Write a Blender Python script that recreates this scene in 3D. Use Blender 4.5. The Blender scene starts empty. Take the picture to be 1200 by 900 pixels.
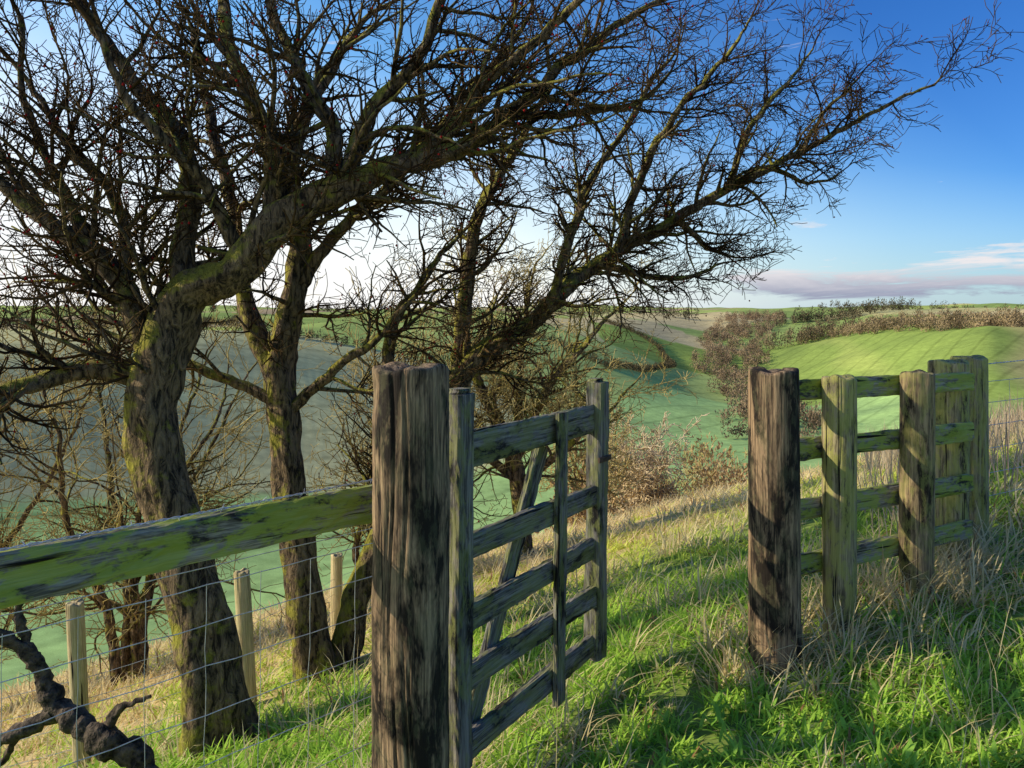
import bpy, math, random
import numpy as np
from mathutils import Vector
random.seed(7); RNG=np.random.default_rng(7)
sc=bpy.context.scene
sc.view_settings.view_transform='Standard'; sc.view_settings.look='None'; sc.view_settings.exposure=0
# ------------------------------------------------------------------ helpers
def link(o,parent=None):
    sc.collection.objects.link(o)
    if parent: o.parent=parent
    return o
def empty(name,loc=(0,0,0)):
    e=bpy.data.objects.new(name,None); e.empty_display_size=.2
    return link(e)
def mesh_obj(name,verts,faces_list,mats,parent=None,smooth=True,midx=None,attrs=None):
    me=bpy.data.meshes.new(name)
    verts=np.asarray(verts,dtype=np.float32)
    faces_list=[np.asarray(f,dtype=np.int32) for f in faces_list if len(f)]
    tot=np.concatenate([np.full(len(f),f.shape[1],dtype=np.int32) for f in faces_list])
    loops=np.concatenate([f.ravel() for f in faces_list])
    start=np.concatenate([[0],np.cumsum(tot)[:-1]]).astype(np.int32)
    me.vertices.add(len(verts)); me.vertices.foreach_set('co',verts.ravel())
    me.loops.add(len(loops)); me.loops.foreach_set('vertex_index',loops)
    me.polygons.add(len(tot)); me.polygons.foreach_set('loop_start',start)
    if midx is not None: me.polygons.foreach_set('material_index',np.asarray(midx,dtype=np.int32))
    me.polygons.foreach_set('use_smooth',np.full(len(tot),smooth,dtype=bool))
    for m in mats: me.materials.append(m)
    me.update(calc_edges=True)
    for k,(ty,arr) in (attrs or {}).items():
        a=me.attributes.new(k,ty,'POINT')
        a.data.foreach_set('color' if ty=='FLOAT_COLOR' else 'vector',np.asarray(arr,dtype=np.float32).ravel())
    o=bpy.data.objects.new(name,me)
    return link(o,parent)
def sst(a,b,x):
    t=np.clip((x-a)/(b-a),0,1); return t*t*(3-2*t)
# ------------------------------------------------------------------ terrain
MAIN=np.array([(-507,-339),(-69,75),(35,170),(100,300),(140,420),(160,560),(235,800),(360,1100)],float)
BRAN=np.array([(60,215),(300,250),(900,240)],float)
def pdist(x,y,poly):
    best=np.full(np.shape(x),1e9)
    for a,b in zip(poly[:-1],poly[1:]):
        d=b-a; t=np.clip(((x-a[0])*d[0]+(y-a[1])*d[1])/(d@d),0,1)
        best=np.minimum(best,np.hypot(x-a[0]-t*d[0],y-a[1]-t*d[1]))
    return best
def sval(x,y): return -.69*(x+.4)+.73*(y-2.3)
def tval(x,y): return .73*(x+.4)+.69*(y-2.3)
def ground(x,y):
    x=np.asarray(x,float); y=np.asarray(y,float)
    s=sval(x,y); t=tval(x,y); r=np.hypot(x,y)
    sp=np.maximum(s,0); sn=np.maximum(-s,0)
    h=-1.45-.32*12*np.tanh(sp/12)+.10*8*np.tanh(sn/8)+.11*8*np.tanh(np.maximum(t,0)/8)
    h=h+.025*np.sin(2.1*x+.7*y)*np.sin(1.3*y-.4*x)+.015*np.sin(5.3*x+1)*np.sin(4.7*y)
    fade=1-sst(450,1150,y)
    d1=97+63*sst(90,160,s)
    a=1-((pdist(x,y,MAIN)-12)/(d1-12)).clip(0,1)
    a=a*a*(3-2*a)
    b=1-((pdist(x,y,BRAN)-15)/215).clip(0,1); b=b*b*(3-2*b)
    U=1-(1-a*fade)*(1-.82*b)
    h=h-40*U
    far=sst(300,1300,r)
    h=h+far*(10*np.sin(x/310+1.2)*np.sin(y/420+.4)+5*np.sin(x/140+y/260)+3)+12*sst(1200,4000,r)*(1+.6*np.sin(np.arctan2(x,y)*9+1))
    h=h-6*sst(150,500,r)*(1-sst(700,1300,r))
    h=h+sst(60,220,r)*(3.2*np.sin(x/37+y/61)*np.sin(y/43-x/70))+sst(25,120,r)*.6*np.sin(x/17+y/31)*np.sin(y/23-x/40)
    return h
G=lambda x,y: float(ground(x,y))
# ------------------------------------------------------------------ node helpers
def newmat(name):
    m=bpy.data.materials.new(name); m.use_nodes=True; nt=m.node_tree; nt.nodes.clear()
    out=nt.nodes.new('ShaderNodeOutputMaterial'); p=nt.nodes.new('ShaderNodeBsdfPrincipled')
    nt.links.new(p.outputs[0],out.inputs[0]); p.inputs['Specular IOR Level'].default_value=.25
    return m,nt,p,out
def N(nt,t,**kw):
    n=nt.nodes.new(t)
    for k,v in kw.items():
        if hasattr(n,k) and k not in n.inputs.keys(): setattr(n,k,v)
        else: n.inputs[k].default_value=v
    return n
def ramp(nt,fac,stops):
    n=nt.nodes.new('ShaderNodeValToRGB'); e=n.color_ramp.elements
    while len(e)<len(stops): e.new(.5)
    for i,(p,c) in enumerate(stops):
        e[i].position=p; e[i].color=(c,c,c,1) if isinstance(c,(int,float)) else (*c,1)
    nt.links.new(fac,n.inputs[0]); return n.outputs[0]
def mix(nt,f,a,b,bt='MIX'):
    n=nt.nodes.new('ShaderNodeMix'); n.data_type='RGBA'; n.blend_type=bt
    for sock,v in ((n.inputs[0],f),(n.inputs[6],a),(n.inputs[7],b)):
        if isinstance(v,bpy.types.NodeSocket): nt.links.new(v,sock)
        elif isinstance(v,(int,float)): sock.default_value=v
        else: sock.default_value=(*v,1)
    return n.outputs[2]
def mth(nt,op,a,b=0.):
    n=nt.nodes.new('ShaderNodeMath'); n.operation=op
    for i,v in enumerate((a,b)):
        if isinstance(v,bpy.types.NodeSocket): nt.links.new(v,n.inputs[i])
        else: n.inputs[i].default_value=v
    return n.outputs[0]
def noise(nt,vec,scale,detail=3,rough=.55,dist=0.):
    n=nt.nodes.new('ShaderNodeTexNoise'); n.inputs['Scale'].default_value=scale
    n.inputs['Detail'].default_value=detail; n.inputs['Roughness'].default_value=rough; n.inputs['Distortion'].default_value=dist
    if vec is not None: nt.links.new(vec,n.inputs['Vector'])
    return n.outputs[0]
def mapping(nt,vec,scale):
    n=nt.nodes.new('ShaderNodeMapping'); n.inputs['Scale'].default_value=scale; nt.links.new(vec,n.inputs[0]); return n.outputs[0]
def bump(nt,p,h,dist,strength=1.):
    n=nt.nodes.new('ShaderNodeBump'); n.inputs['Distance'].default_value=dist; n.inputs['Strength'].default_value=strength
    nt.links.new(h,n.inputs['Height']); nt.links.new(n.outputs[0],p.inputs['Normal'])
# ------------------------------------------------------------------ materials
def wood_mat(name,dark,light,algae,aamt,cover=.5,dk=.3):
    m,nt,p,out=newmat(name)
    at=N(nt,'ShaderNodeAttribute',attribute_name='gc'); v=at.outputs['Vector']
    g1=noise(nt,mapping(nt,v,(2.2,75,75)),1,4,.72,.25)
    g2=noise(nt,mapping(nt,v,(9,260,260)),1,2,.6)
    big=noise(nt,mapping(nt,v,(3.2,11,11)),1,5,.7,.4)
    grain=mix(nt,.4,g1,g2)
    c=mix(nt,ramp(nt,grain,[(.40,0.),(.58,1.)]),dark,light)
    c=mix(nt,ramp(nt,big,[(cover-.06,0.),(cover+.06,1.)]),tuple(dk*k for k in dark),c)
    al=noise(nt,mapping(nt,v,(9,22,22)),1,5,.75,.3)
    c=mix(nt,mth(nt,'MULTIPLY',ramp(nt,al,[(.52-.12*aamt,0.),(.60-.10*aamt,1.)]),min(1,aamt)),c,algae)
    crack=ramp(nt,noise(nt,mapping(nt,v,(1.6,48,48)),1,3,.6,.2),[(.32,0.),(.37,1.)])
    c=mix(nt,crack,(.008,.006,.005),c)
    nt.links.new(c,p.inputs['Base Color']); p.inputs['Roughness'].default_value=.85
    hgt=mth(nt,'ADD',mth(nt,'ADD',mth(nt,'MULTIPLY',grain,.5),mth(nt,'MULTIPLY',crack,.6)),mth(nt,'MULTIPLY',big,.5))
    bump(nt,p,hgt,.007)
    return m
M_post=wood_mat('creosoted_wood',(.055,.036,.024),(.40,.265,.15),(.20,.19,.09),.2,.50)
M_green=wood_mat('algae_wood',(.12,.10,.055),(.44,.36,.20),(.38,.37,.09),.65,.43,.35)
M_brown=wood_mat('brown_wood',(.09,.065,.04),(.42,.30,.16),(.30,.29,.08),.45,.47,.3)
M_rail=wood_mat('weathered_rail',(.10,.09,.07),(.38,.34,.26),(.34,.40,.05),.75,.44)
M_gate=wood_mat('gate_wood',(.055,.048,.042),(.29,.26,.22),(.25,.26,.07),.5,.45)
M_pale=wood_mat('pale_stake_wood',(.34,.25,.13),(.66,.53,.30),(.38,.36,.14),.3,.3)
def bark_mat(name,moss_amt):
    m,nt,p,out=newmat(name)
    tc=N(nt,'ShaderNodeTexCoord'); v=tc.outputs['Object']; geo=N(nt,'ShaderNodeNewGeometry')
    n1=noise(nt,mapping(nt,v,(34,34,9)),1,4,.72,.7); n2=noise(nt,v,8,4,.7)
    c=mix(nt,ramp(nt,n1,[(.40,0.),(.60,1.)]),(.022,.015,.010),(.27,.185,.105))
    sep=N(nt,'ShaderNodeSeparateXYZ'); nt.links.new(geo.outputs['Normal'],sep.inputs[0])
    up=mth(nt,'MULTIPLY',mth(nt,'ADD',mth(nt,'MULTIPLY',sep.outputs[2],.7),mth(nt,'MULTIPLY',sep.outputs[0],-.35)),.28)
    mk=ramp(nt,mth(nt,'ADD',n2,up),[(.62-.16*moss_amt,0.),(.74-.12*moss_amt,1.)])
    mossc=mix(nt,n1,(.08,.08,.012),(.48,.43,.06))
    c=mix(nt,mk,c,mossc)
    nt.links.new(c,p.inputs['Base Color']); p.inputs['Roughness'].default_value=.9
    bump(nt,p,n1,.045)
    return m
M_bark=bark_mat('hawthorn_bark',.65)
def simple_mat(name,a,b,scale,rough=.8,bd=0,diff=False):
    m,nt,p,out=newmat(name); tc=N(nt,'ShaderNodeTexCoord')
    n=noise(nt,tc.outputs['Object'],scale,1 if diff else 3)
    c=mix(nt,ramp(nt,n,[(.35,0.),(.65,1.)]),a,b)
    if diff:
        d=nt.nodes.new('ShaderNodeBsdfDiffuse'); nt.links.new(c,d.inputs[0]); nt.links.new(d.outputs[0],out.inputs[0]); nt.nodes.remove(p); return m
    nt.links.new(c,p.inputs['Base Color']); p.inputs['Roughness'].default_value=rough
    if bd: bump(nt,p,n,bd)
    return m
M_twig=simple_mat('hawthorn_twig',(.022,.014,.010),(.11,.07,.033),3,diff=True)
M_twig2=simple_mat('scrub_twig',(.26,.20,.07),(.54,.43,.18),3,diff=True)
M_pink=simple_mat('bush_twig',(.40,.30,.17),(.66,.54,.36),3,diff=True)
M_dead=simple_mat('dead_wood',(.015,.011,.008),(.13,.095,.065),30,.9,.03)
M_berry=simple_mat('haw_berry',(.16,.010,.012),(.28,.02,.02),30,diff=True)
M_wire=simple_mat('galvanised_wire',(.40,.41,.42),(.62,.63,.65),40,.4); M_wire.node_tree.nodes['Principled BSDF'].inputs['Metallic'].default_value=.4
def veg_mat(name,transl):
    m,nt,p,out=newmat(name); nt.nodes.remove(p)
    at=N(nt,'ShaderNodeAttribute',attribute_name='Col')
    d=nt.nodes.new('ShaderNodeBsdfDiffuse'); nt.links.new(at.outputs['Color'],d.inputs[0])
    if transl:
        tr=N(nt,'ShaderNodeBsdfTranslucent'); nt.links.new(at.outputs['Color'],tr.inputs[0])
        mx=N(nt,'ShaderNodeMixShader'); mx.inputs[0].default_value=transl
        nt.links.new(d.outputs[0],mx.inputs[1]); nt.links.new(tr.outputs[0],mx.inputs[2]); nt.links.new(mx.outputs[0],out.inputs[0])
    else: nt.links.new(d.outputs[0],out.inputs[0])
    return m
M_grass=veg_mat('grass_blade',.45); M_far=veg_mat('winter_trees',0)
m,nt,p,out=newmat('ground_fields'); M_ground=m
at=N(nt,'ShaderNodeAttribute',attribute_name='Col'); tc=N(nt,'ShaderNodeTexCoord'); v=tc.outputs['Object']
c=at.outputs['Color']
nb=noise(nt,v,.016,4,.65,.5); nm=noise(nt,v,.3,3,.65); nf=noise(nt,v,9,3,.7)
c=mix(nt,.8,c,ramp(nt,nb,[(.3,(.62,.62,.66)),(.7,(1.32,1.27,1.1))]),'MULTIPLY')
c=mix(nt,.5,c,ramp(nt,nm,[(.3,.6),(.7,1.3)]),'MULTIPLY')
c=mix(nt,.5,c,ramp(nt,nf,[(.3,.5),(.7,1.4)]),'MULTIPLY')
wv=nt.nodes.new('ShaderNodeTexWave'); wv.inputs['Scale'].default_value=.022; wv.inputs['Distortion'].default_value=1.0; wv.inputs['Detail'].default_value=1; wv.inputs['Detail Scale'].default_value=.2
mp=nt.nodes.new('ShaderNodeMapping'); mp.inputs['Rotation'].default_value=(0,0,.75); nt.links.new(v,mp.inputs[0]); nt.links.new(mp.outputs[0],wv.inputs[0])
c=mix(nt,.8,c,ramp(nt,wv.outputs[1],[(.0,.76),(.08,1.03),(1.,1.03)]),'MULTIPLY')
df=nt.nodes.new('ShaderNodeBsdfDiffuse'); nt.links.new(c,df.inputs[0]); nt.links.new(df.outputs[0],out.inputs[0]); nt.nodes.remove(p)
# ------------------------------------------------------------------ ground mesh
th=np.radians(np.concatenate([np.linspace(-52,58,640),np.linspace(58,308,170)[1:-1]]))
rr=np.concatenate([[.05],np.exp(np.linspace(math.log(.4),math.log(7000),520))])
TH,RR=np.meshgrid(th,rr); X=RR*np.sin(TH); Y=RR*np.cos(TH); Z=ground(X,Y)
na=len(th); nr=len(rr)
def h2(a,b): 
    q=np.sin(a*127.1+b*311.7)*43758.5453; return q-np.floor(q)
def fieldcol(X,Y):
    s=sval(X,Y); r=np.hypot(X,Y); dm=pdist(X,Y,MAIN)
    wx=X+25*np.sin(Y/130); wy=Y+25*np.sin(X/110)
    rx=(.93*wx+.36*wy)/230; ry=(-.36*wx+.93*wy)/150
    k=h2(np.floor(rx),np.floor(ry))
    pal=np.array([(.28,.37,.12),(.36,.44,.14),(.50,.46,.22),(.55,.46,.26),(.26,.35,.11),(.41,.49,.14),(.42,.33,.21)])  # distant field tones, lightened and desaturated to stand in for haze
    C=pal[(k*len(pal)).astype(int)%len(pal)]
    def put(mask,col):
        nonlocal C; mask=np.clip(mask,0,1)[...,None]; C=C*(1-mask)+np.array(col)*mask
    put(((X>70)&(Y>300)&(Y<(700+.1*X))).astype(float),(.27,.36,.09))
    put(.8*sst(30,50,X-.55*Y+8*np.sin(Y/25))*(1-sst(62,80,X-.55*Y))*(X>70)*(Y>300)*(Y<700),(.42,.36,.17))
    put(.7*sst(60,75,X-.30*Y+8*np.sin(Y/25))*(1-sst(78,92,X-.30*Y))*(X>70)*(Y>300)*(Y<700),(.36,.42,.12))
    put(((X<.30*Y)&(X>-60)&(Y>250)&(Y<560)).astype(float),(.38,.47,.16))
    put(((s>130)&(X<0)&(Y<330)).astype(float)*.8,(.52,.48,.28))
    put((s>30)*(1-sst(56,60,dm+6*np.sin(Y/30)))*(Y<420),(.34,.50,.19))
    put(1-sst(44,60,r),(.70,.52,.25))
    put((1-sst(66,72,s))*(r<230)*(r>40),(.55,.46,.23))
    nn=.5+.5*np.sin(X*1.7+np.sin(Y*1.3))*np.sin(Y*1.1+.5)
    put((1-sst(1.8,4,s+nn))*(r<14),(.24,.32,.08))
    return C
C=fieldcol(X,Y)
idx=np.arange(nr*na).reshape(nr,na); a=idx[:-1]; b=np.roll(a,-1,1); c2=idx[1:]; d=np.roll(c2,-1,1)
F=np.stack([a,b,d,c2],-1).reshape(-1,4)[:,::-1]
V=np.stack([X,Y,Z],-1).reshape(-1,3)
col=np.concatenate([C,np.ones(C.shape[:-1]+(1,))],-1).reshape(-1,4)
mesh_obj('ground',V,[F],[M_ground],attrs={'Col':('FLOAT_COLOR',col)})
# ------------------------------------------------------------------ timber
def prism(p0,p1,up,hh,ww,seed,n=36,rough=.003,roundness=.12):
    rg=np.random.default_rng(seed)
    p0=np.array(p0,float); p1=np.array(p1,float); ax=p1-p0; L=np.linalg.norm(ax); ax/=L
    up=np.array(up,float); up-=ax*(up@ax); up/=np.linalg.norm(up); sd=np.cross(ax,up)
    prof=[]; k=6
    for cx,cy,nx,ny in ((-1,-1,1,0),(1,-1,0,1),(1,1,-1,0),(-1,1,0,-1)):
        for i in range(k):
            q=i/k; prof.append((cx+2*nx*q,cy+2*ny*q))
    prof=np.array(prof,float)
    corner=(np.abs(prof[:,0])>.99)&(np.abs(prof[:,1])>.99)
    prof[corner]*=(1-roundness)
    m=len(prof); ts=np.linspace(0,1,n); V=[];A=[]
    ph=rg.uniform(0,6,8)
    for t in ts:
        bow=rough*2*math.sin(t*3+ph[0]); e=rg.normal(0,rough*.35,m)+rough*np.sin(np.arange(m)*1.1+t*9+ph[1])*.5
        w=ww/2+e; h=hh/2*(1+.03*math.sin(t*7+ph[2]))+e
        pts=p0+ax*L*t+np.outer(prof[:,0]*w+bow,sd)+np.outer(prof[:,1]*h,up)
        V.append(pts); A.append(np.stack([np.full(m,L*t+seed*3.7),prof[:,0]*ww/2+seed,prof[:,1]*hh/2],1))
    V=np.concatenate(V);A=np.concatenate(A)
    i=np.arange(n-1)[:,None]*m+np.arange(m)[None]; j=np.arange(n-1)[:,None]*m+(np.arange(m)[None]+1)%m
    F=np.stack([i,j,j+m,i+m],-1).reshape(-1,4)
    return V,A,[F],[np.arange(m)[::-1][None],(np.arange(m)+(n-1)*m)[None]]
def board(name,parent,mat,*a,**k):
    V,A,F,caps=prism(*a,**k)
    return mesh_obj(name,V,F+caps,[mat],parent,smooth=False,attrs={'gc':('FLOAT_VECTOR',A)})
def post(name,parent,mat,x,y,zt,r,seed,lean=(0,0),square=0.,rough=1.,zb=None,ncr=6,flare=0.):
    rg=np.random.default_rng(seed); zb=G(x,y)-.15 if zb is None else zb
    nz=110; k=160; ph=rg.uniform(0,6.28,12); ang=np.arange(k)/k*2*np.pi
    cr=[(rg.uniform(0,6.28),rg.uniform(.018,.04),rg.uniform(.06,.16),rg.uniform(zb,zt),rg.uniform(.15,.5)) for _ in range(ncr)]
    chips=[(rg.uniform(0,6.28),rg.uniform(.1,.3),rg.uniform(.02,.06),zt-rg.uniform(0,.12),rg.uniform(.03,.10)) for _ in range(5)]
    V=[];A=[]
    zs=np.linspace(zb,zt-.006,nz)
    rings=[(z,1.) for z in zs]+[(zt,.955),(zt+.002,.80),(zt+.001,.4)]
    base=np.convolve(np.concatenate([rg.normal(0,1,k)]*3),np.ones(3)/3,'same')[k:2*k]
    for z,f in rings:
        R=1+rough*(.030*np.sin(2*ang+ph[0]+z*1.5)+.012*np.sin(3*ang+ph[1]+z*2.3)+.010*math.sin(z*9+ph[4])*np.sin(ang+ph[7])+.010*np.sin(z*23+ph[8])*np.sin(2*ang+ph[9]+z*4))
        R=R+rough*(base*.006+rg.normal(0,.003,k))
        if square: R=R*(1+square*.04*np.cos(4*(ang-.3)))
        for (a0,wd,dp,zc,zl) in cr:
            da=(ang-a0-.08*math.sin(z*7+a0)+np.pi)%(2*np.pi)-np.pi
            R=R-dp*np.exp(-(da/wd)**2)*math.exp(-((z-zc)/zl)**4)*rough
        for (a0,wd,dp,zc,zl) in chips:
            da=(ang-a0+np.pi)%(2*np.pi)-np.pi
            R=R-dp*np.exp(-(da/wd)**4)*math.exp(-((z-zc)/zl)**4)*rough
        R=R*r*f*(1+flare*max(0,(zt-z))*.08)
        t=(z-zb)
        tz=z+(.006*np.sin(ang*2+ph[5])+.004*np.sin(ang*5+ph[6]) if z>=zt-.01 else 0)
        V.append(np.stack([x+lean[0]*t+R*np.cos(ang),y+lean[1]*t+R*np.sin(ang),tz+0*ang],1))
        A.append(np.stack([z+seed*2.3+(1-f)*.1+0*ang,R*np.cos(ang)+seed,R*np.sin(ang)],1))
    n=len(rings); V=np.concatenate(V);A=np.concatenate(A)
    i=np.arange(n-1)[:,None]*k+np.arange(k)[None]; j=np.arange(n-1)[:,None]*k+(np.arange(k)[None]+1)%k
    F=np.stack([i,j,j+k,i+k],-1).reshape(-1,4)
    return mesh_obj(name,V,[F,(np.arange(k)+(n-1)*k)[None]],[mat],parent,attrs={'gc':('FLOAT_VECTOR',A)})
UP=(0,0,1)
post('gate_post',None,M_post,-.284,2.16,-.155,.101,3,square=1,rough=1.1,ncr=12,flare=.6)
post('gate_post',None,M_post,1.06,3.1,-.236,.100,5,rough=.8,lean=(-.004,0))
g=empty('wooden_gate')
A0=np.array([-.169,2.45]);A1=np.array([.36,3.27]); dr=(A1-A0)/np.linalg.norm(A1-A0); nrm=np.array([dr[1],-dr[0]])
def gp(t,z,off=0): q=A0+(A1-A0)*t+nrm*off; return (q[0],q[1],z)
board('hanging_stile',g,M_gate,gp(0,-1.46),gp(0,-.262),(*dr,0),.085,.07,11,roundness=.1)
board('slamming_stile',g,M_gate,gp(1,-1.47),gp(1,-.30),(*dr,0),.085,.075,12,roundness=.1)
for i,(z,h) in enumerate(((-.445,.115),(-.765,.085),(-.99,.085),(-1.19,.085),(-1.40,.09))):
    board('rail_%d'%(i+1),g,M_gate,gp(.046,z),gp(.955,z-.008),UP,h,.034,20+i)
board('centre_upright',g,M_gate,gp(.62,-1.50,.032),gp(.62,-.385,.032),(*dr,0),.07,.024,30)
board('diagonal_brace',g,M_gate,gp(.10,-1.38,-.034),gp(.60,-.52,-.034),(*dr,0),.08,.024,31)
for i,t in enumerate((0,1)):
    board('stile_cap_%d'%i,g,M_gate,gp(t,-.262 if t==0 else -.302),gp(t,-.245 if t==0 else -.285),(*dr,0),.06,.05,33+i,n=4)
M_iron=simple_mat('rusted_iron',(.03,.02,.015),(.10,.06,.04),60,.6)
board('latch',g,M_iron,gp(.93,-.62,.046),gp(1.04,-.62,.046),UP,.022,.008,40,n=8,rough=.0005)
f=empty('timber_fence')
L0=np.array([1.12,3.26]);L1=np.array([2.34,3.93])
for i,z in enumerate((-.345,-.600,-.865,-1.10)):
    board('rail_%d'%(i+1),f,M_rail,(L0[0],L0[1],z+.005),(L1[0],L1[1],z-.012),UP,.09,.04,50+i,rough=.004)
post('post_1',f,M_green,1.425,3.345,-.285,.070,61,rough=.8)
post('post_2',f,M_brown,1.885,3.585,-.285,.073,62,lean=(.006,0),rough=.8)
post('post_3',f,M_green,2.30,4.05,-.262,.095,63,rough=.8)
post('post_4',f,M_green,2.56,4.30,-.255,.095,64,lean=(0,.004),rough=.8)
# ------------------------------------------------------------------ tubes
class Tubes:
    def __init__(s): s.g={}
    def add(s,P,R,k,mi=0): s.g.setdefault((len(P),k,mi),[]).append((P,R))
    def build(s,name,mats,parent=None):
        VV=[];FF=[];MI=[];off=0
        for (n,k,mi),ch in s.g.items():
            P=np.array([c[0] for c in ch],float);R=np.array([c[1] for c in ch],float)
            T=np.gradient(P,axis=1); T/=np.linalg.norm(T,axis=2,keepdims=True)+1e-9
            md=P[:,-1]-P[:,0]; md/=np.linalg.norm(md,axis=1,keepdims=True)+1e-9
            ref=np.where((np.abs(md[:,2])<.75)[:,None],np.array([0,0,1.]),np.array([.2,1.,0]))[:,None]
            A=np.cross(T,ref);A/=np.linalg.norm(A,axis=2,keepdims=True)+1e-9;B=np.cross(T,A)
            an=np.arange(k)/k*2*np.pi
            rm=R[:,:,None]*np.ones(k)
            if k>=12:
                z=P[:,:,2:3]*1.0+P[:,:,0:1]
                rm=rm*(1+.10*np.sin(3*an+2.2*z)+.07*np.sin(5*an-3.5*z+1)+.04*np.sin(8*an+9*z)+.06*np.sin(17*z+2*an)+.04*np.sin(31*z-3*an))
            V=P[:,:,None]+rm[...,None]*(A[:,:,None]*np.cos(an)[None,None,:,None]+B[:,:,None]*np.sin(an)[None,None,:,None])
            c=len(ch); base=(off+np.arange(c)*n*k)[:,None,None]; i=base+np.arange(n-1)[None,:,None]*k+np.arange(k)[None,None]
            j=base+np.arange(n-1)[None,:,None]*k+((np.arange(k)+1)%k)[None,None]
            f=np.stack([i,j,j+k,i+k],-1).reshape(-1,4)
            VV.append(V.reshape(-1,3));FF.append(f);MI.append(np.full(len(f),mi));off+=c*n*k
        return mesh_obj(name,np.concatenate(VV),FF,mats,parent,midx=np.concatenate(MI))
def spline(pts,step=.06):
    P=np.array(pts,float); P=np.vstack([2*P[0]-P[1],P,2*P[-1]-P[-2]]); out=[]
    for i in range(1,len(P)-2):
        p0,p1,p2,p3=P[i-1:i+3]; n=max(2,int(np.linalg.norm(p2[:3]-p1[:3])/step))
        for t in np.arange(n)/n:
            out.append(.5*((2*p1)+(-p0+p2)*t+(2*p0-5*p1+4*p2-p3)*t*t+(-p0+3*p1-3*p2+p3)*t**3))
    out.append(P[-2]); return np.array(out)
rd=random.Random(3)
def rv(): return Vector((rd.gauss(0,1),rd.gauss(0,1),rd.gauss(0,1))).normalized()
SEG={1:.10,2:.055,3:.04}
def grow(tb,p,d,L,r,lvl,bias,dens,tips,rmin=.0021):
    n=max(3 if lvl<3 else 2,int(L/SEG[lvl])); n=min(n,12); st=L/n; P=[p[:]];R=[r];q=Vector(p); d=Vector(d).normalized(); D=[]
    for i in range(n):
        d=(d+rv()*(.33 if lvl<3 else .36)+bias*.07).normalized(); q=q+d*st
        P.append(tuple(q)); R.append(max(rmin,r*(1-.72*(i+1)/n))); D.append(d.copy())
    tb.add(P,R,5 if lvl==1 else (4 if lvl==2 and r>.006 else 3),0 if lvl==1 and r>.012 else 1)
    if lvl==3: tips.append(P[-1]); return
    cn=L*dens[lvl]; cn=int(cn)+(rd.random()<cn%1)
    for _ in range(cn):
        f=rd.uniform(.12,1.0); i=min(n-1,int(f*n)); b=Vector(P[i]).lerp(Vector(P[i+1]),rd.random())
        w=rv(); w=(w-D[i]*w.dot(D[i])).normalized(); cd=(D[i]*rd.uniform(.3,.9)+w*.9+bias*.25).normalized()
        LL=(L*rd.uniform(.3,.65)*(1.15-f*.4)) if lvl==1 else rd.uniform(.04,.16)
        grow(tb,tuple(b),cd,LL,max(rmin,R[i]*(.55 if lvl==1 else .6)),lvl+1,bias,dens,tips,rmin)
def limb(tb,pts,dens,tips,bias,start=.0,maxL=1.1,scale=1.,sides=None,rmin=.0021):
    S=spline(pts); P=S[:,:3].copy();R=S[:,3].copy()
    nz=np.cumsum(np.random.default_rng(len(pts)+int(abs(pts[0][0])*100)).normal(0,.009,P.shape),axis=0); nz-=np.linspace(0,1,len(P))[:,None]*nz[-1]
    P+=nz*np.minimum(1,.04/np.maximum(R,.01))[:,None]
    k=sides or (18 if R.max()>.06 else 12)
    tb.add(P.tolist(),R.tolist(),k,0)
    cum=np.concatenate([[0],np.cumsum(np.linalg.norm(np.diff(P,axis=0),axis=1))]);L=cum[-1]
    cnt=int(L*(1-start)*dens[0])
    for _ in range(cnt):
        f=start+(1-start)*rd.random(); i=min(len(P)-2,int(f*(len(P)-1)))
        D=Vector(P[i+1]-P[i]).normalized(); w=rv(); w=(w-D*w.dot(D)).normalized()
        cd=(D*rd.uniform(.2,.9)+w+bias*.35).normalized()
        LL=rd.uniform(.35,1.)*maxL*(1.0-.4*f)
        grow(tb,tuple(P[i]),cd,LL,min(.019*scale,R[i]*.5),1,bias,dens,tips,rmin)
    grow(tb,tuple(P[-1]),Vector(P[-1]-P[-2]),.5*maxL,R[-1],1,bias,dens,tips,rmin)
def berries(parent,tips,n,r=.006):
    T=[rd.choice(tips) for _ in range(n)]
    o=np.array([(1,0,0),(-1,0,0),(0,1,0),(0,-1,0),(0,0,1.15),(0,0,-1.15)])*r
    f=np.array([(0,2,4),(2,1,4),(1,3,4),(3,0,4),(2,0,5),(1,2,5),(3,1,5),(0,3,5)])
    C=np.array(T)+np.random.default_rng(1).normal(0,.01,(n,3))
    mesh_obj('berries',(C[:,None]+o[None]).reshape(-1,3),[(f[None]+np.arange(n)[:,None,None]*6).reshape(-1,3)],[M_berry],parent)
DN=(9.5,14,19)
wind=Vector((.55,0,.45))
tb=Tubes();tips=[]
z0=G(-1.53,4.0)
limb(tb,[(-1.50,4.0,z0-.15,.23),(-1.53,4,z0+.05,.18),(-1.58,4,-1.75,.148),(-1.71,4,-1.22,.135),(-1.82,4,-.82,.128),(-1.87,4,-.51,.132),(-1.80,4,-.155,.13),(-1.67,3.98,.09,.105),(-1.40,3.95,.22,.092),(-1.18,3.95,.47,.088),(-.89,4,.62,.078),(-.58,4.05,.73,.056),(-.27,4.1,.84,.044),(0,4.15,1.04,.034),(.27,4.2,1.28,.026),(.65,4.3,1.60,.018),(1.0,4.4,1.85,.009)],DN,tips,wind,start=.5)
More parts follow.
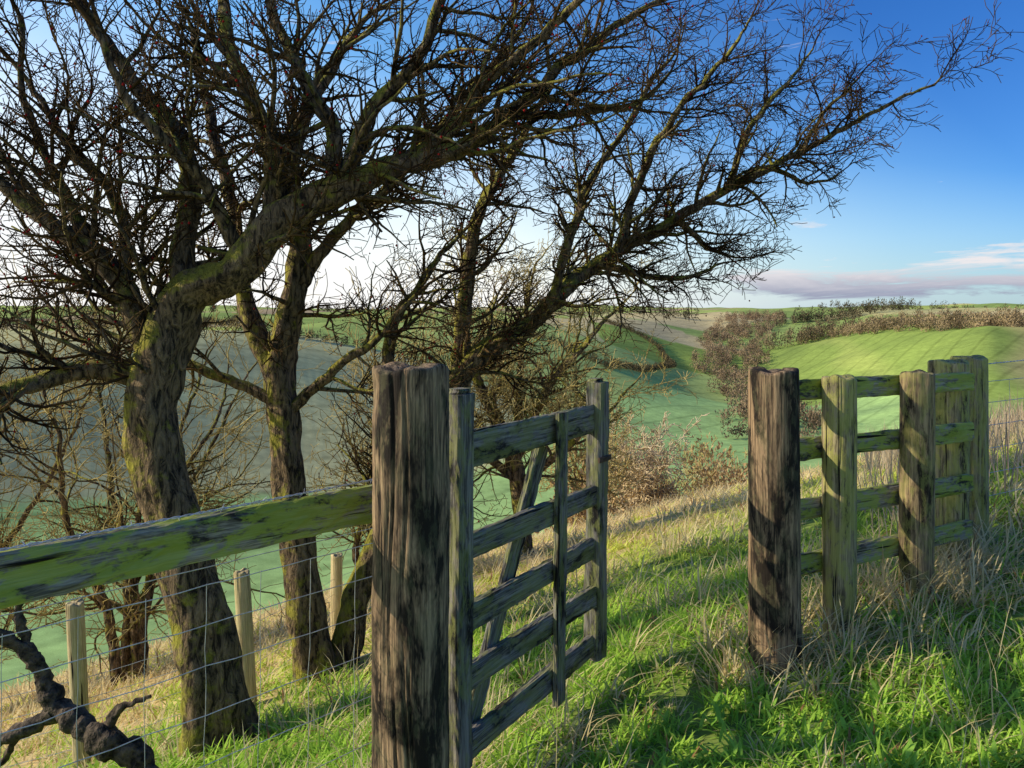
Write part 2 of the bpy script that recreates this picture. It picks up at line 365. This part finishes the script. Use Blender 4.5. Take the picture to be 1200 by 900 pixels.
for L in [
 [(-1.78,4,-.12,.085),(-1.74,4.03,.1,.072),(-1.73,4.05,.29,.062),(-1.71,4.1,.64,.055),(-1.78,4.1,.95,.045),(-2.04,4.1,1.27,.034),(-2.27,4.1,1.62,.026),(-2.49,4.1,1.98,.015)],
 [(-1.85,4,-.3,.07),(-1.93,3.97,-.1,.06),(-2.0,3.95,.09,.052),(-2.15,3.9,.29,.044),(-2.42,3.85,.51,.034),(-2.67,3.8,.73,.026),(-2.93,3.7,1.04,.014)],
 [(-1.86,4,-.40,.06),(-2.0,3.95,-.32,.05),(-2.27,3.85,-.34,.044),(-2.49,3.75,-.44,.036),(-2.67,3.7,-.55,.028),(-2.98,3.6,-.6,.014)],
 [(-1.2,3.95,.44,.062),(-1.2,4,.82,.05),(-1.38,4.05,1.22,.04),(-1.51,4.1,1.62,.03),(-1.6,4.1,1.98,.016)],
 [(-.92,4,.60,.055),(-.93,4.05,.96,.042),(-1.13,4.1,1.27,.034),(-1.27,4.15,1.62,.026),(-1.3,4.15,1.98,.014)],
 [(-.86,4,.62,.052),(-.76,4,1.0,.04),(-.53,3.95,1.27,.032),(-.36,3.9,1.62,.024),(-.2,3.9,1.95,.012)],
 [(-.6,4.05,.72,.045),(-.27,4,1.0,.034),(0,3.9,1.31,.026),(.36,3.85,1.58,.018),(.7,3.8,1.84,.009)],
 [(0,4.15,1.04,.026),(.44,4.25,1.09,.020),(.71,4.3,1.18,.014),(.9,4.35,1.36,.007)],
 [(-1.35,3.95,.26,.04),(-1.5,3.8,.6,.03),(-1.75,3.6,.95,.022),(-1.9,3.5,1.3,.012)],
 [(-2.0,3.95,.09,.03),(-2.05,4,.5,.026),(-2.3,4,.9,.02),(-2.6,4,1.3,.012)],
 [(-2.1,3.9,.25,.03),(-2.3,3.9,.6,.024),(-2.45,3.9,1.0,.018),(-2.5,3.9,1.5,.012)],
 ]: limb(tb,L,DN,tips,wind if L[-1][0]>-1 else Vector((-.1,0,.6)))
t1=tb.build('hawthorn_tree',[M_bark,M_twig]); n1=len(tips)
berries(t1,tips,1000,.0068)
tb=Tubes();tips=[];z0=G(-1.28,5)
limb(tb,[(-1.25,5,z0-.15,.18),(-1.28,5,z0+.05,.14),(-1.36,5,-1.86,.115),(-1.42,5,-1.31,.105),(-1.5,5,-.75,.10),(-1.54,5,-.36,.095),(-1.44,5,.08,.078),(-1.39,5,.47,.068),(-1.44,5,.92,.055),(-1.28,5.05,1.42,.04),(-1.0,5.1,1.92,.02)],DN,tips,wind,start=.42)
for L in [
 [(-1.54,5,-.42,.07),(-1.78,5.1,.08,.055),(-1.92,5.2,.64,.044),(-2.06,5.2,1.3,.032),(-2.2,5.3,1.9,.016)],
 [(-1.14,5.1,G(-1.1,5.1)-.1,.11),(-1.03,5.15,-1.9,.085),(-.89,5.2,-1.53,.075),(-.8,5.3,-1.0,.06),(-.85,5.3,-.4,.045),(-.7,5.3,.1,.03),(-.4,5.4,.5,.015)],
 [(-1.42,5,.1,.05),(-1.1,5.0,.5,.04),(-.7,5.0,.9,.032),(-.3,5.0,1.4,.024),(.1,5,1.9,.012)],
 [(-1.5,5,-.7,.04),(-1.15,4.9,-.35,.03),(-.9,4.85,-.2,.022),(-.6,4.8,.1,.012)],
 [(-1.5,5,-.6,.04),(-1.9,5,-.4,.03),(-2.3,5,-.3,.022),(-2.7,5,-.1,.012)],
 ]: limb(tb,L,DN,tips,wind,start=.25)
t2=tb.build('hawthorn_tree',[M_bark,M_twig]); berries(t2,tips,350,.0065)
tb=Tubes();tips=[];z0=G(-.52,5.7)
D3=(11,17,22)
limb(tb,[(-.55,5.7,z0-.1,.15),(-.5,5.7,z0+.2,.11),(-.45,5.7,-1.23,.095),(-.41,5.7,-.54,.09),(-.19,5.7,-.285,.075),(.127,5.75,-.13,.066),(.38,5.8,.13,.06),(.67,6,.37,.054),(1.27,6,.73,.042),(1.75,6.05,1.0,.034),(2.27,6.1,1.25,.025),(2.95,6.1,1.65,.015),(3.40,6.1,1.85,.007)],D3,tips,wind,start=.3,maxL=1.0,rmin=.0026)
for L in [
 [(-.41,5.7,-.56,.07),(-.35,5.7,.1,.055),(-.25,5.7,.73,.042),(0,5.8,1.2,.03),(.3,5.8,1.7,.015)],
 [(.67,6,.37,.035),(1.0,6,.3,.026),(1.35,6,.25,.018),(1.65,6,.38,.008)],
 [(1.27,6,.73,.026),(1.53,6,.5,.018),(1.75,6,.42,.008)],
 [(.8,6,.45,.04),(1.07,6,1.1,.032),(1.33,6,1.57,.024),(1.67,6,2.0,.016),(1.87,6,2.3,.008)],
 [(1.7,6.05,.97,.030),(1.87,6,1.43,.022),(2.15,6,1.8,.015),(2.35,6,2.05,.007)],
 [(.3,5.8,.05,.04),(.5,5.7,.7,.032),(.75,5.7,1.2,.024),(1.1,5.7,1.8,.014)],
 [(2.27,6.1,1.25,.02),(2.5,6.1,1.6,.014),(2.75,6.1,1.85,.007)],
 [(2.0,6.1,1.12,.02),(2.35,6.1,1.05,.014),(2.6,6.1,1.1,.006)],
 ]: limb(tb,L,D3,tips,wind,maxL=.85,rmin=.0026)
t3=tb.build('hawthorn_tree',[M_bark,M_twig]); berries(t3,tips,300,.007)
tb=Tubes();tips=[];z0=G(.15,9); D4=(10,12,12); wb=Vector((.25,0,.4))
limb(tb,[(.15,9,z0-.1,.13),(.12,9,z0+.3,.1),(.0,9,-1.75,.085),(-.4,9,-.85,.06),(-.6,9,-.15,.03),(-.6,9,.5,.01)],D4,tips,wb,start=.3,maxL=1.3,rmin=.0035)
for L in [[(.05,9,-1.7,.07),(.4,9,-.95,.05),(.9,9,-.35,.03),(1.3,9,.1,.012)],[(.05,9,-1.7,.06),(.1,9.2,-.9,.045),(.2,9.3,-.1,.03),(.3,9.3,.6,.012)],
 [(.12,9,-2.0,.05),(.7,8.8,-1.5,.04),(1.1,8.7,-1.1,.02),(1.4,8.7,-.8,.01)],[(.1,9,-2.0,.05),(-.5,8.8,-1.5,.04),(-1.1,8.7,-1.1,.02),(-1.6,8.7,-.8,.01)]]:
    limb(tb,L,D4,tips,wb,maxL=1.3,rmin=.0035)
tb.build('hawthorn_tree',[M_bark,M_twig2])
def scrub(name,x,y,h,w,stems,mats,seed,rmin,D=(8,8,8),bias=Vector((.15,0,.4))):
    global rd; rd=random.Random(seed); tb=Tubes();tips=[]; z=G(x,y)
    for i in range(stems):
        a=rd.uniform(0,6.28); e=rd.uniform(.2,1)*w; q=Vector((x+.1*math.cos(a),y+.1*math.sin(a),z-.1)); pts=[(*q,.030*h/2)]
        for k in range(1,5):
            f=k/4; pts.append((x+e*math.cos(a)*f**1.3+rd.gauss(0,.06*w),y+e*math.sin(a)*f**1.3,z+h*f*rd.uniform(.75,.95),.030*h/2*(1-.85*f)))
        limb(tb,pts,D,tips,bias,start=.15,maxL=.5*h,sides=6,rmin=rmin,scale=.8)
    return tb.build(name,mats),tips
scrub('hawthorn_tree',-3.6,7.2,3.7,1.7,6,[M_bark,M_twig2],21,.003,(7,7,7))
scrub('hawthorn_tree',-6.2,8.2,4.6,1.8,5,[M_bark,M_twig2],22,.0035,(6,7,6))
scrub('hawthorn_tree',-1.7,9.0,3.7,1.6,6,[M_bark,M_twig2],23,.0035,(7,7,6))
scrub('hawthorn_bush',3.0,19,2.6,1.6,9,[M_pink,M_pink],24,.009,(9,9,6))
scrub('hawthorn_bush',1.5,15,2.6,1.3,8,[M_bark,M_twig2],25,.006,(8,8,6))
scrub('hawthorn_bush',6.6,27,2.6,1.8,7,[M_pink,M_twig2],26,.012,(7,6,4))
scrub('hawthorn_bush',10,36,2.8,2.2,7,[M_twig2,M_twig2],27,.016,(6,5,3))
scrub('hawthorn_bush',5.0,24,1.8,1.5,7,[M_twig,M_twig2],28,.010,(7,6,4))
tb=Tubes()
for L in [[(-2.45,3.2,-1.28,.02),(-2.20,3.25,-1.36,.03),(-2.05,3.3,-1.5,.038),(-1.97,3.3,-1.68,.05),(-1.80,3.25,-1.76,.06),(-1.68,3.2,-1.80,.07),(-1.55,3.2,-1.86,.055),(-1.45,3.15,-1.98,.045)],
 [(-1.95,3.3,-1.72,.045),(-2.2,3.25,-1.83,.03),(-2.5,3.2,-1.9,.02)],[(-2.05,3.3,-1.5,.03),(-2.12,3.3,-1.3,.02),(-2.05,3.3,-1.12,.01)],[(-1.72,3.25,-1.8,.035),(-1.64,3.2,-1.66,.022),(-1.5,3.2,-1.60,.008)],
 [(-2.2,3.25,-1.36,.02),(-2.3,3.3,-1.2,.014),(-2.28,3.3,-1.05,.006)],[(-2.1,3.28,-1.78,.02),(-2.2,3.3,-1.95,.015),(-2.35,3.3,-2.05,.01)]]:
    S=spline(L,.02); S[:,3]*=.85*(1+.25*np.sin(np.arange(len(S))*1.3)*np.sin(np.arange(len(S))*.47)); S[:,:3]+=RNG.normal(0,.004,S[:,:3].shape); tb.add(S[:,:3].tolist(),S[:,3].tolist(),14,0)
tb.build('fallen_branch',[M_dead])
# ------------------------------------------------------------------ wire fences
def wire(tb,a,b,r=.0016,n=24,sag=.0,jit=.002):
    a=np.array(a,float);b=np.array(b,float); t=np.linspace(0,1,n)[:,None]
    P=a+(b-a)*t; P[:,2]-=sag*4*t[:,0]*(1-t[:,0]); P+=RNG.normal(0,jit,P.shape)*(t*(1-t)*4)
    tb.add(P.tolist(),[r]*n,4,0)
wf=empty('wire_fence')
E0=np.array([-.40,2.30]);E1=np.array([-1.95,.82]); dv=(E1-E0)/np.linalg.norm(E1-E0); LN=np.linalg.norm(E1-E0); nn2=np.array([dv[1],-dv[0]]) 
if nn2[1]<0: nn2=-nn2
board('top_rail',wf,M_rail,(*(E0),-.573),(*(E1),-.568),UP,.112,.04,71,n=70,rough=.004)
post('end_post',wf,M_post,-2.05,.80,-.25,.08,72)
tb=Tubes()
def ep(s,z,o=.03): q=E0+dv*s+nn2*o; return (q[0],q[1],z)
for z in (-.70,-.80,-.91,-1.03,-1.16,-1.30,-1.44): wire(tb,ep(-.02,z),ep(LN,z),.0014,30,.006)
for k in range(15):
    s=.06+k*.148; wire(tb,ep(s,-.70),ep(s+.01,-1.44),.0010,10)
wire(tb,ep(-.02,-.655),ep(LN,-.655),.0013,30,.004)
tb.build('wire_netting',[M_wire],wf)
def barbed(tb,a,b,r=.0015,sp=.11,sag=.01):
    a=np.array(a,float);b=np.array(b,float);L=np.linalg.norm(b-a); n=int(L/.012); t=np.linspace(0,1,n)
    base=a+(b-a)*t[:,None]; base[:,2]-=sag*4*t*(1-t); side=np.cross((b-a)/L,[0,0,1])
    for ph in (0,np.pi):
        w=t*L/.06*2*np.pi+ph; P=base+.0022*(np.cos(w)[:,None]*side+np.sin(w)[:,None]*np.array([0,0,1])); tb.add(P.tolist(),[r]*n,4,0)
    for k in range(int(L/sp)):
        c=base[min(n-1,int((k+.5)*sp/L*n))]
        for q in range(4):
            v=RNG.normal(0,1,3); v/=np.linalg.norm(v); tb.add([(c-v*.002).tolist(),(c+v*.016).tolist()],[.0012,.0006],3,0)
tb=Tubes(); barbed(tb,ep(-.02,-.500,.0),ep(LN,-.498,.0)); tb.build('barbed_wire',[M_wire],wf)
wr=empty('wire_fence'); q0=np.array([2.62,4.32]);q1=np.array([6.6,6.1])
post('post_1',wr,M_green,6.6,6.1,-.05,.06,81); tb=Tubes()
for z0_,z1_ in ((-.40,-.2),(-.52,-.3),(-.65,-.42),(-.78,-.54),(-.92,-.67),(-1.05,-.8)): wire(tb,(*q0,z0_),(*q1,z1_),.0018,30,.02)
for k in range(24):
    q=q0+(q1-q0)*(k+.5)/24; f=(k+.5)/24; wire(tb,(*q,-.40+.2*f),(*q,-1.08+.24*f),.0012,8)
tb.build('wire_netting',[M_wire],wr)
tb=Tubes(); barbed(tb,(*q0,-.30),(*q1,-.10),.0018); tb.build('barbed_wire',[M_wire],wr)
ff=empty('field_fence'); SP=[(-4.6,3.6),(-2.40,4.3),(-1.60,4.7),(-1.40,6.1),(-.9,8.5)]
for i,((x,y),top) in enumerate(zip(SP,(-1.9,-1.63,-1.59,-1.93,-2.2))): post('stake_%d'%(i+1),ff,M_pale,x,y,top,.046,90+i,lean=(RNG.normal(0,.03),0))
tb=Tubes()
for i in range(len(SP)-1):
    za=G(*SP[i]);zb=G(*SP[i+1])
    for h in (.12,.25,.38,.5): wire(tb,(*SP[i],za+h),(*SP[i+1],zb+h),.0016,16,.01)
tb.build('wire',[M_wire],ff)
# ------------------------------------------------------------------ grass
def blades(name,x,y,z,head,L,w,lean,curve,C,mat,leaf=False):
    n=len(x); ts=np.array([0,.35,.7,1.]); 
    prof=np.array([.55,1.,.8,0]) if leaf else np.array([1.,.85,.55,0])
    hx=np.cos(head);hy=np.sin(head)
    VV=np.zeros((n,7,3))
    k=0
    for i,t in enumerate(ts):
        hz=L*(lean*t+curve*t*t); vt=L*(t*np.sqrt(np.clip(1-lean**2,.05,1))-.75*curve*t*t)
        px=x+hx*hz;py=y+hy*hz;pz=z+vt; ww=w*prof[i]*.5
        if i<3:
            VV[:,k]=np.stack([px-hy*ww,py+hx*ww,pz],1);VV[:,k+1]=np.stack([px+hy*ww,py-hx*ww,pz],1);k+=2
        else: VV[:,k]=np.stack([px,py,pz],1)
    b=(np.arange(n)*7)[:,None]
    q=np.concatenate([b+np.array([[0,1,3,2]]),b+np.array([[2,3,5,4]])]); t3=b+np.array([[4,5,6]])
    col=np.repeat(np.concatenate([C,np.ones((n,1))],1)[:,None],7,1)
    return mesh_obj(name,VV.reshape(-1,3),[q,t3],[mat],attrs={'Col':('FLOAT_COLOR',col.reshape(-1,4))})
R2=np.random.default_rng(11)
NC=9500
thc=np.radians(R2.uniform(-44,48,NC)); rc=np.exp(R2.uniform(math.log(1.5),math.log(40),NC)); cx=rc*np.sin(thc);cy=rc*np.cos(thc)
s=sval(cx,cy)
nz1=.5+.5*np.sin(cx*1.9+1.3*np.sin(cy*1.4))*np.sin(cy*1.6+cx*.4+.5)
straw=.05+.18*nz1+.25*sst(4,9,cy)+.35*sst(2.6,5,s)
straw=np.where((s<-.25)&(cy<3.3),.02+.06*nz1,straw)
straw=np.where((s>.3)&(s<2.8)&(cx<-.1),.04+.07*nz1,straw)
dl=pdist(cx,cy,np.array([(1.0,3.1),(1.5,3.35),(2.4,3.9),(5,5.3)])); tus=np.exp(-(dl/.26)**2)
dg=np.hypot(cx+.2,cy-2.3); tus=np.maximum(tus,.5*np.exp(-(dg/.25)**2))
straw=np.clip(straw+.6*tus,0,.97)
isS=R2.random(NC)<straw
per=22; n=NC*per
ci=np.repeat(np.arange(NC),per)
rad=(.03+.06*R2.random(NC)+.006*rc)[ci]; aa=R2.uniform(0,6.283,n); ro=np.sqrt(R2.random(n))*rad
x=cx[ci]+ro*np.cos(aa);y=cy[ci]+ro*np.sin(aa)
S_=isS[ci]^(R2.random(n)<.04)
Lc=np.where(isS,R2.uniform(.12,.26,NC)*(1+.6*tus),R2.uniform(.05,.14,NC))
path=np.exp(-((cx-.55)/.5)**2)*(cy<3.5)
Lc=Lc*(1-.35*path)*(1+.5*sst(8,16,rc))
Lb=Lc[ci]*R2.uniform(.5,1.25,n)
head=aa+R2.normal(0,.7,n); head=np.where(R2.random(n)<.3,R2.normal(-.2,.8,n),head)
lean=np.clip(R2.normal(.38,.24,n),0,.92);curve=np.clip(R2.normal(.42,.22,n),.05,.9)
w=(np.where(S_,.0034,.0066)+.0012*rc[ci])*R2.uniform(.7,1.3,n)
gA=np.array([.24,.46,.05]);gB=np.array([.58,.80,.13]);sA=np.array([.62,.48,.21]);sB=np.array([.88,.76,.48])
u=R2.random(n)[:,None]*.7+.3*R2.random(NC)[ci][:,None]
CC=np.where(S_[:,None],sA+(sB-sA)*u,gA+(gB-gA)*u)
yel=(sst(3.5,7.5,cy)*.65)[ci][:,None]*(~S_[:,None]); CC=CC*(1-yel)+np.array([.74,.70,.16])*yel
rst=(R2.random(n)<.025)[:,None]; CC=np.where(rst,np.array([.36,.20,.10]),CC)
blades('grass',x,y,ground(x,y)-.01,head,Lb,w,lean,curve,CC,M_grass)
n=14000; x=R2.uniform(1.6,16,n);y=R2.uniform(4.3,17,n); k=(x/y>.46)&(sval(x,y)<5); x=x[k];y=y[k];n=len(x)
u=R2.random((n,1)); CC=np.array([.38,.27,.18])+(np.array([.70,.56,.38])-np.array([.38,.27,.18]))*u
blades('dry_grass',x,y,ground(x,y),R2.uniform(0,6.28,n),R2.uniform(.25,.65,n),.004+.001*y,np.abs(R2.normal(0,.2,n)).clip(0,.8),np.abs(R2.normal(.15,.15,n)),CC,M_grass)
n=240; x=np.concatenate([R2.normal(2.0,.35,120),R2.uniform(-.6,2.5,120)]);y=np.concatenate([R2.normal(2.7,.3,120),R2.uniform(1.9,4.5,120)])
blades('dry_stalks',x,y,ground(x,y),R2.uniform(0,6.28,n),R2.uniform(.2,.5,n),np.full(n,.0032),R2.uniform(0,.4,n),R2.uniform(0,.4,n),np.array([.72,.60,.34])*R2.uniform(.7,1.15,(n,1)),M_grass)
npl=120; px=R2.uniform(.3,2.9,npl);py=R2.uniform(2.0,3.5,npl); k=(sval(px,py)<-.3); px=px[k];py=py[k];npl=len(px);per=11;ci=np.repeat(np.arange(npl),per);n=npl*per
x=px[ci]+R2.normal(0,.02,n);y=py[ci]+R2.normal(0,.02,n);u=R2.random((n,1))
blades('broadleaf_weeds',x,y,ground(x,y)+R2.uniform(0,.05,n),R2.uniform(0,6.28,n),R2.uniform(.035,.08,n),R2.uniform(.010,.020,n),R2.uniform(.3,.8,n),R2.uniform(.1,.5,n),np.array([.20,.40,.06])+u*np.array([.2,.24,.05]),M_grass,leaf=True)
# ------------------------------------------------------------------ distant vegetation
def clumps(name,xy,hgt,wid,per,q,colA,colB,seed,hv=(.65,1.3)):
    r=np.random.default_rng(seed); xy=np.array(xy);m=len(xy);n=m*per;ci=np.repeat(np.arange(m),per)
    H=(hgt*r.uniform(*hv,m))[ci];W=(wid*r.uniform(.6,1.4,m))[ci]
    d=r.normal(0,1,(n,3));d/=np.linalg.norm(d,axis=1,keepdims=True);rad=r.random(n)**.4
    c=np.stack([xy[ci,0]+d[:,0]*rad*W*.5,xy[ci,1]+d[:,1]*rad*W*.5,ground(xy[:,0],xy[:,1])[ci]+H*.5+d[:,2]*rad*H*.52],1)
    a=d*.6+r.normal(0,.5,(n,3));a[:,2]+=.8;a/=np.linalg.norm(a,axis=1,keepdims=True);b=np.cross(a,r.normal(0,1,(n,3)));b/=np.linalg.norm(b,axis=1,keepdims=True)
    a*=q*r.uniform(.6,1.3,(n,1));b*=q*.35
    V=np.stack([c-a,c+b,c+a,c-b],1).reshape(-1,3)
    F=np.arange(n*4).reshape(-1,4)
    u=(.75*r.random(m)[ci]+.25*r.random(n))[:,None]; C=np.array(colA)*(1-u)+np.array(colB)*u
    return mesh_obj(name,V,[F],[M_far],smooth=False,attrs={'Col':('FLOAT_COLOR',np.repeat(np.concatenate([C,np.ones((n,1))],1),4,0))})
r5=np.random.default_rng(5)
def along(poly,step,jit):
    o=[]
    for a,b in zip(poly[:-1],poly[1:]):
        a=np.array(a,float);b=np.array(b,float);n=max(1,int(np.linalg.norm(b-a)/step))
        for i in range(n): o.append(a+(b-a)*i/n+r5.normal(0,jit,2))
    return o
pts=[]
for _ in range(9000):
    x=r5.uniform(60,400);y=r5.uniform(290,1000); dmm=float(pdist(x,y,MAIN)); ww=14+.035*(y-300)+6*math.sin(y/23)
    if dmm<ww and r5.random()<.42: pts.append((x,y))
clumps('woodland',pts,8.5,7.5,110,.7,(.07,.05,.035),(.44,.31,.19),1,(.45,1.4))
clumps('woodland',along([(300,690),(300,600),(312,520),(330,440)],1.2,9)+along([(330,690),(345,600),(380,520)],2.2,10),10,8,100,.8,(.10,.075,.045),(.46,.34,.19),2,(.5,1.4))
clumps('woodland',along([(245,700),(318,720)],1.5,9),15,9,110,1.0,(.09,.07,.04),(.28,.21,.12),7)
clumps('woodland',along([(320,900),(410,880)],1.8,9)+along([(430,960),(500,950)],3,5)+along([(-600,900),(-300,980),(-100,1000)],6,14)+along([(60,1000),(230,960)],4,8)+along([(500,1250),(900,1120),(1300,1000)],5,10),14,10,80,1.2,(.06,.06,.035),(.17,.14,.08),3,(.4,1.4))
clumps('hedgerow',along([(50,405),(68,440),(96,500),(118,560),(122,640),(90,720)],1.0,.8)+along([(-60,330),(-150,300),(-300,330)],1.6,1)+along([(-20,520),(-200,480),(-420,520)],2.5,1)+along([(-150,300),(-190,500),(-240,750)],2.5,1)+along([(0,700),(-300,680),(-600,760)],3,1)+along([(-20,520),(50,405)],1.6,1),4.2,4,50,.5,(.05,.045,.025),(.20,.15,.08),4)
sc_pts=[(r5.uniform(8,70),r5.uniform(50,150)) for _ in range(220)]; sc_pts=[p for p in sc_pts if sval(*p)<75 and p[0]/p[1]>.18]
clumps('scrub',sc_pts,2.8,3.2,240,.2,(.20,.14,.08),(.50,.38,.24),6)
clumps('scrub',along([(1.6,14),(3.2,17.5),(5.8,22.5),(9.5,30),(14,40)],.9,.8),1.1,1.6,420,.06,(.24,.15,.07),(.58,.43,.23),8,(.4,1.5))
# ------------------------------------------------------------------ light, sky, camera
AZ=-92; EL=27
sd=Vector((math.sin(math.radians(AZ))*math.cos(math.radians(EL)),math.cos(math.radians(AZ))*math.cos(math.radians(EL)),math.sin(math.radians(EL))))
sl=bpy.data.lights.new('sun','SUN'); sl.energy=5; sl.angle=math.radians(.5); sl.color=(1,.90,.68)
so=bpy.data.objects.new('sun',sl); link(so); so.rotation_euler=sd.to_track_quat('Z','Y').to_euler(); so.location=sd*50
w=bpy.data.worlds.new('World'); sc.world=w; w.use_nodes=True; nt=w.node_tree; nt.nodes.clear()
out=nt.nodes.new('ShaderNodeOutputWorld'); bg=nt.nodes.new('ShaderNodeBackground'); bg.inputs[1].default_value=.15
sky=nt.nodes.new('ShaderNodeTexSky'); sky.sky_type='NISHITA'; sky.sun_disc=False; sky.sun_elevation=math.radians(EL); sky.sun_rotation=math.radians(AZ%360)
sky.air_density=1.1; sky.dust_density=.4; sky.ozone_density=2.2
hs=nt.nodes.new('ShaderNodeHueSaturation'); hs.inputs['Saturation'].default_value=1.3; hs.inputs['Value'].default_value=1.55; nt.links.new(sky.outputs[0],hs.inputs['Color'])
tc=nt.nodes.new('ShaderNodeTexCoord'); v=tc.outputs['Generated']; sp=nt.nodes.new('ShaderNodeSeparateXYZ'); nt.links.new(v,sp.inputs[0])
el=sp.outputs[2]; ex=sp.outputs[0]
sk=mix(nt,1.0,hs.outputs[0],ramp(nt,mth(nt,'ADD',mth(nt,'MULTIPLY',ex,.9),mth(nt,'MULTIPLY',el,.8)),[(.0,(1,1,1)),(.62,(.22,.38,.64))]),'MULTIPLY')
hz=mix(nt,ramp(nt,ex,[(0.,0.),(.45,1.)]),(6.8,6.8,6.9),(3.0,4.5,6.1))
sk=mix(nt,ramp(nt,mth(nt,'ADD',el,mth(nt,'MULTIPLY',ex,.22)),[(.0,.92),(.10,.60),(.27,0.)]),sk,hz)
cn=noise(nt,mapping(nt,v,(6,6,44)),1,6,.66,.5)
band=mth(nt,'MULTIPLY',ramp(nt,el,[(.008,0.),(.020,.9),(.036,1.),(.085,0.)]),ramp(nt,ex,[(.14,.0),(.32,1.)]))
mask=ramp(nt,mth(nt,'ADD',mth(nt,'MULTIPLY',cn,1.1),mth(nt,'MULTIPLY',band,.34)),[(.72,0.),(.86,1.)])
cc=mix(nt,ramp(nt,mth(nt,'ADD',el,mth(nt,'MULTIPLY',cn,.05)),[(.046,0.),(.080,1.)]),(2.3,2.5,3.3),(5.7,5.5,5.6))
c=mix(nt,mask,sk,cc)
nt.links.new(c,bg.inputs[0]); nt.links.new(bg.outputs[0],out.inputs[0])
cam=bpy.data.cameras.new('camera'); co=bpy.data.objects.new('camera',cam); link(co); sc.camera=co
co.location=(0,0,0); co.rotation_euler=(math.radians(90),0,0); cam.sensor_width=36; cam.lens=27; cam.shift_y=-85/1200; cam.clip_end=20000; cam.clip_start=.05
